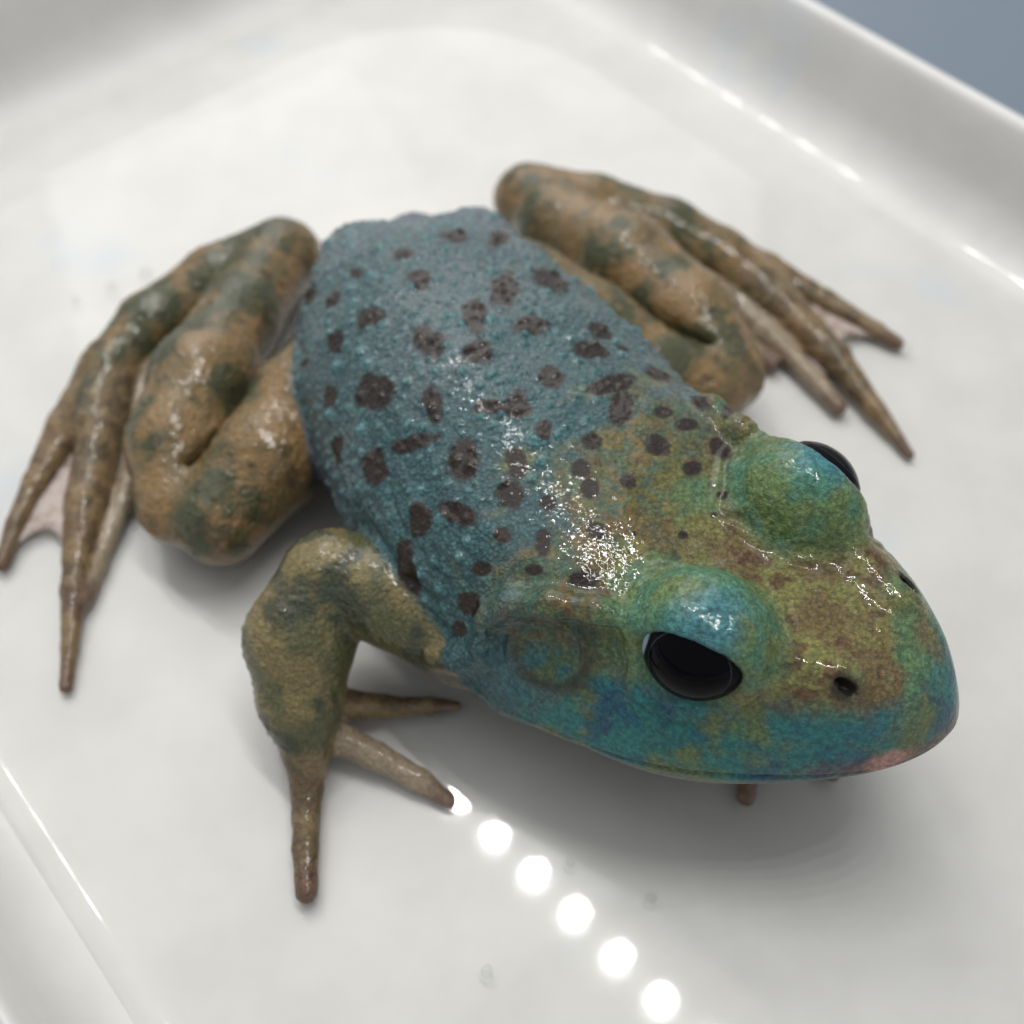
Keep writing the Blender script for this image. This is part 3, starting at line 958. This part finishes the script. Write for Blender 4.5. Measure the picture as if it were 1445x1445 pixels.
def smooth_profile(P, k=4):
    P = np.array(P); out = []
    for i in range(len(P) - 1):
        a, b, c, d = P[max(i - 1, 0)], P[i], P[i + 1], P[min(i + 2, len(P) - 1)]
        for j in range(k):
            t = j / k
            out.append(tuple(.5 * (2 * b + (c - a) * t + (2 * a - 5 * b + 4 * c - d) * t * t + (3 * b - a - 3 * c + d) * t ** 3)))
    return out + [tuple(P[-1])]
PROF = smooth_profile(PROF)
def tub_ring(o, z, nseg=12):
    pts = []
    for (ca_, cb_, a0) in ((A1 - 1.2, B1 - 1.2, 0), (A0 + 1.2, B1 - 1.2, 90), (A0 + 1.2, B0 + 1.2, 180), (A1 - 1.2, B0 + 1.2, 270)):
        for i in range(nseg + 1):
            t = math.radians(a0 + 90 * i / nseg)
            ra = 1.2 + (o if a0 in (0, 270) else o * .62)
            a, b = ca_ + ra * math.cos(t), cb_ + (1.2 + o) * math.sin(t)
            q = TN * a + T2 * b
            pts.append((q[0] * S, q[1] * S, z * S))
    return pts
tv, tf = [], []
for o, zz in PROF:
    tv += tub_ring(o, zz)
nr = len(tub_ring(0, 0))
for j in range(len(PROF) - 1):
    for i in range(nr):
        a, b = j * nr + i, j * nr + (i + 1) % nr
        tf.append((a, a + nr, b + nr, b))
tf.append(tuple(range(nr)))
tub = mesh_obj("plastic_tub", tv, tf, tub_mat)
tub.data.polygons[len(tf) - 1].use_smooth = False
tub["label"] = "shallow white plastic tub with stepped sides and a rounded rim"
tub["category"] = "tub"

# a thin layer of water in the tub
WZ = .13
m = NT("water_film")
wco = m.n('ShaderNodeVectorMath', operation='SCALE', i_0=m.n('ShaderNodeTexCoord').outputs['Object'], i_Scale=100.0).outputs[0]
wb = m.n('ShaderNodeBump', i_Strength=.06, i_Distance=.001, i_Height=m.noise(wco, .45, 2, .5))
fr = m.n('ShaderNodeFresnel', i_IOR=1.33, i_Normal=wb.outputs[0])
mx = m.n('ShaderNodeMixShader')
m.put(mx.inputs[0], fr.outputs[0])
m.t.links.new(m.n('ShaderNodeBsdfTransparent', i_Color=(.985, .99, .99, 1)).outputs[0], mx.inputs[1])
m.t.links.new(m.n('ShaderNodeBsdfGlossy', i_Color=(1, 1, 1, 1), i_Roughness=.012, i_Normal=wb.outputs[0]).outputs[0], mx.inputs[2])
water_mat = m.done(mx.outputs[0])
wr_ = tub_ring(2.34, WZ)
water = mesh_obj("water", wr_, [tuple(range(len(wr_)))], water_mat, None, False)
water["kind"] = "structure"

m = NT("table_top")
tab_mat = m.done(m.n('ShaderNodeBsdfPrincipled', i_Base_Color=lin(108, 119, 132), i_Roughness=.4).outputs[0])
g = 60 * S
table = mesh_obj("table", [(-g, -g, -.3 * S), (g, -g, -.3 * S), (g, g, -.3 * S), (-g, g, -.3 * S)], [(0, 1, 2, 3)], tab_mat, None, False)
table["kind"] = "structure"

# ------------------------------------------------------------------ stray droplets
m = NT("water_drop")
dmx = m.n('ShaderNodeMixShader')
m.put(dmx.inputs[0], m.n('ShaderNodeFresnel', i_IOR=1.33).outputs[0])
m.t.links.new(m.n('ShaderNodeBsdfTransparent', i_Color=(.93, .94, .94, 1)).outputs[0], dmx.inputs[1])
m.t.links.new(m.n('ShaderNodeBsdfGlossy', i_Roughness=.02).outputs[0], dmx.inputs[2])
drop_mat = m.done(dmx.outputs[0])
def droplet(c, r, h, label, group):
    vs_, fs = [(0, 0, h * S)], []
    nu, nv = 20, 5
    for j in range(1, nv + 1):
        th = math.pi / 2 * j / nv
        for i in range(nu):
            ph = 2 * math.pi * i / nu
            k = r * (1 + .10 * math.sin(2 * ph + c[0] * 5))
            vs_.append((k * math.sin(th) * math.cos(ph) * S, k * math.sin(th) * math.sin(ph) * S, h * math.cos(th) * S))
    for i in range(nu):
        fs.append((0, 1 + i, 1 + (i + 1) % nu))
    for j in range(nv - 1):
        for i in range(nu):
            a, b = 1 + j * nu + i, 1 + j * nu + (i + 1) % nu
            fs.append((a, a + nu, b + nu, b))
    o = mesh_obj("water_droplet", vs_, fs, drop_mat)
    o.location = tuple(v * S for v in c)
    o["label"] = label; o["category"] = "droplet"; o["group"] = group
for c, r in (((-.27, -6.13, WZ), .05), ((.66, -4.95, WZ), .04), ((1.55, -5.35, WZ), .045), ((6.05, 2.95, WZ), .05), ((4.7, 3.9, WZ), .05), ((-5.9, 4.6, WZ), .07), ((-6.4, 4.3, WZ), .06), ((-6.9, 4.0, WZ), .05)):
    droplet(c, r * 1.4, r * .9, "tiny clear bead of water on the wet tub floor", "beads of water around the frog")
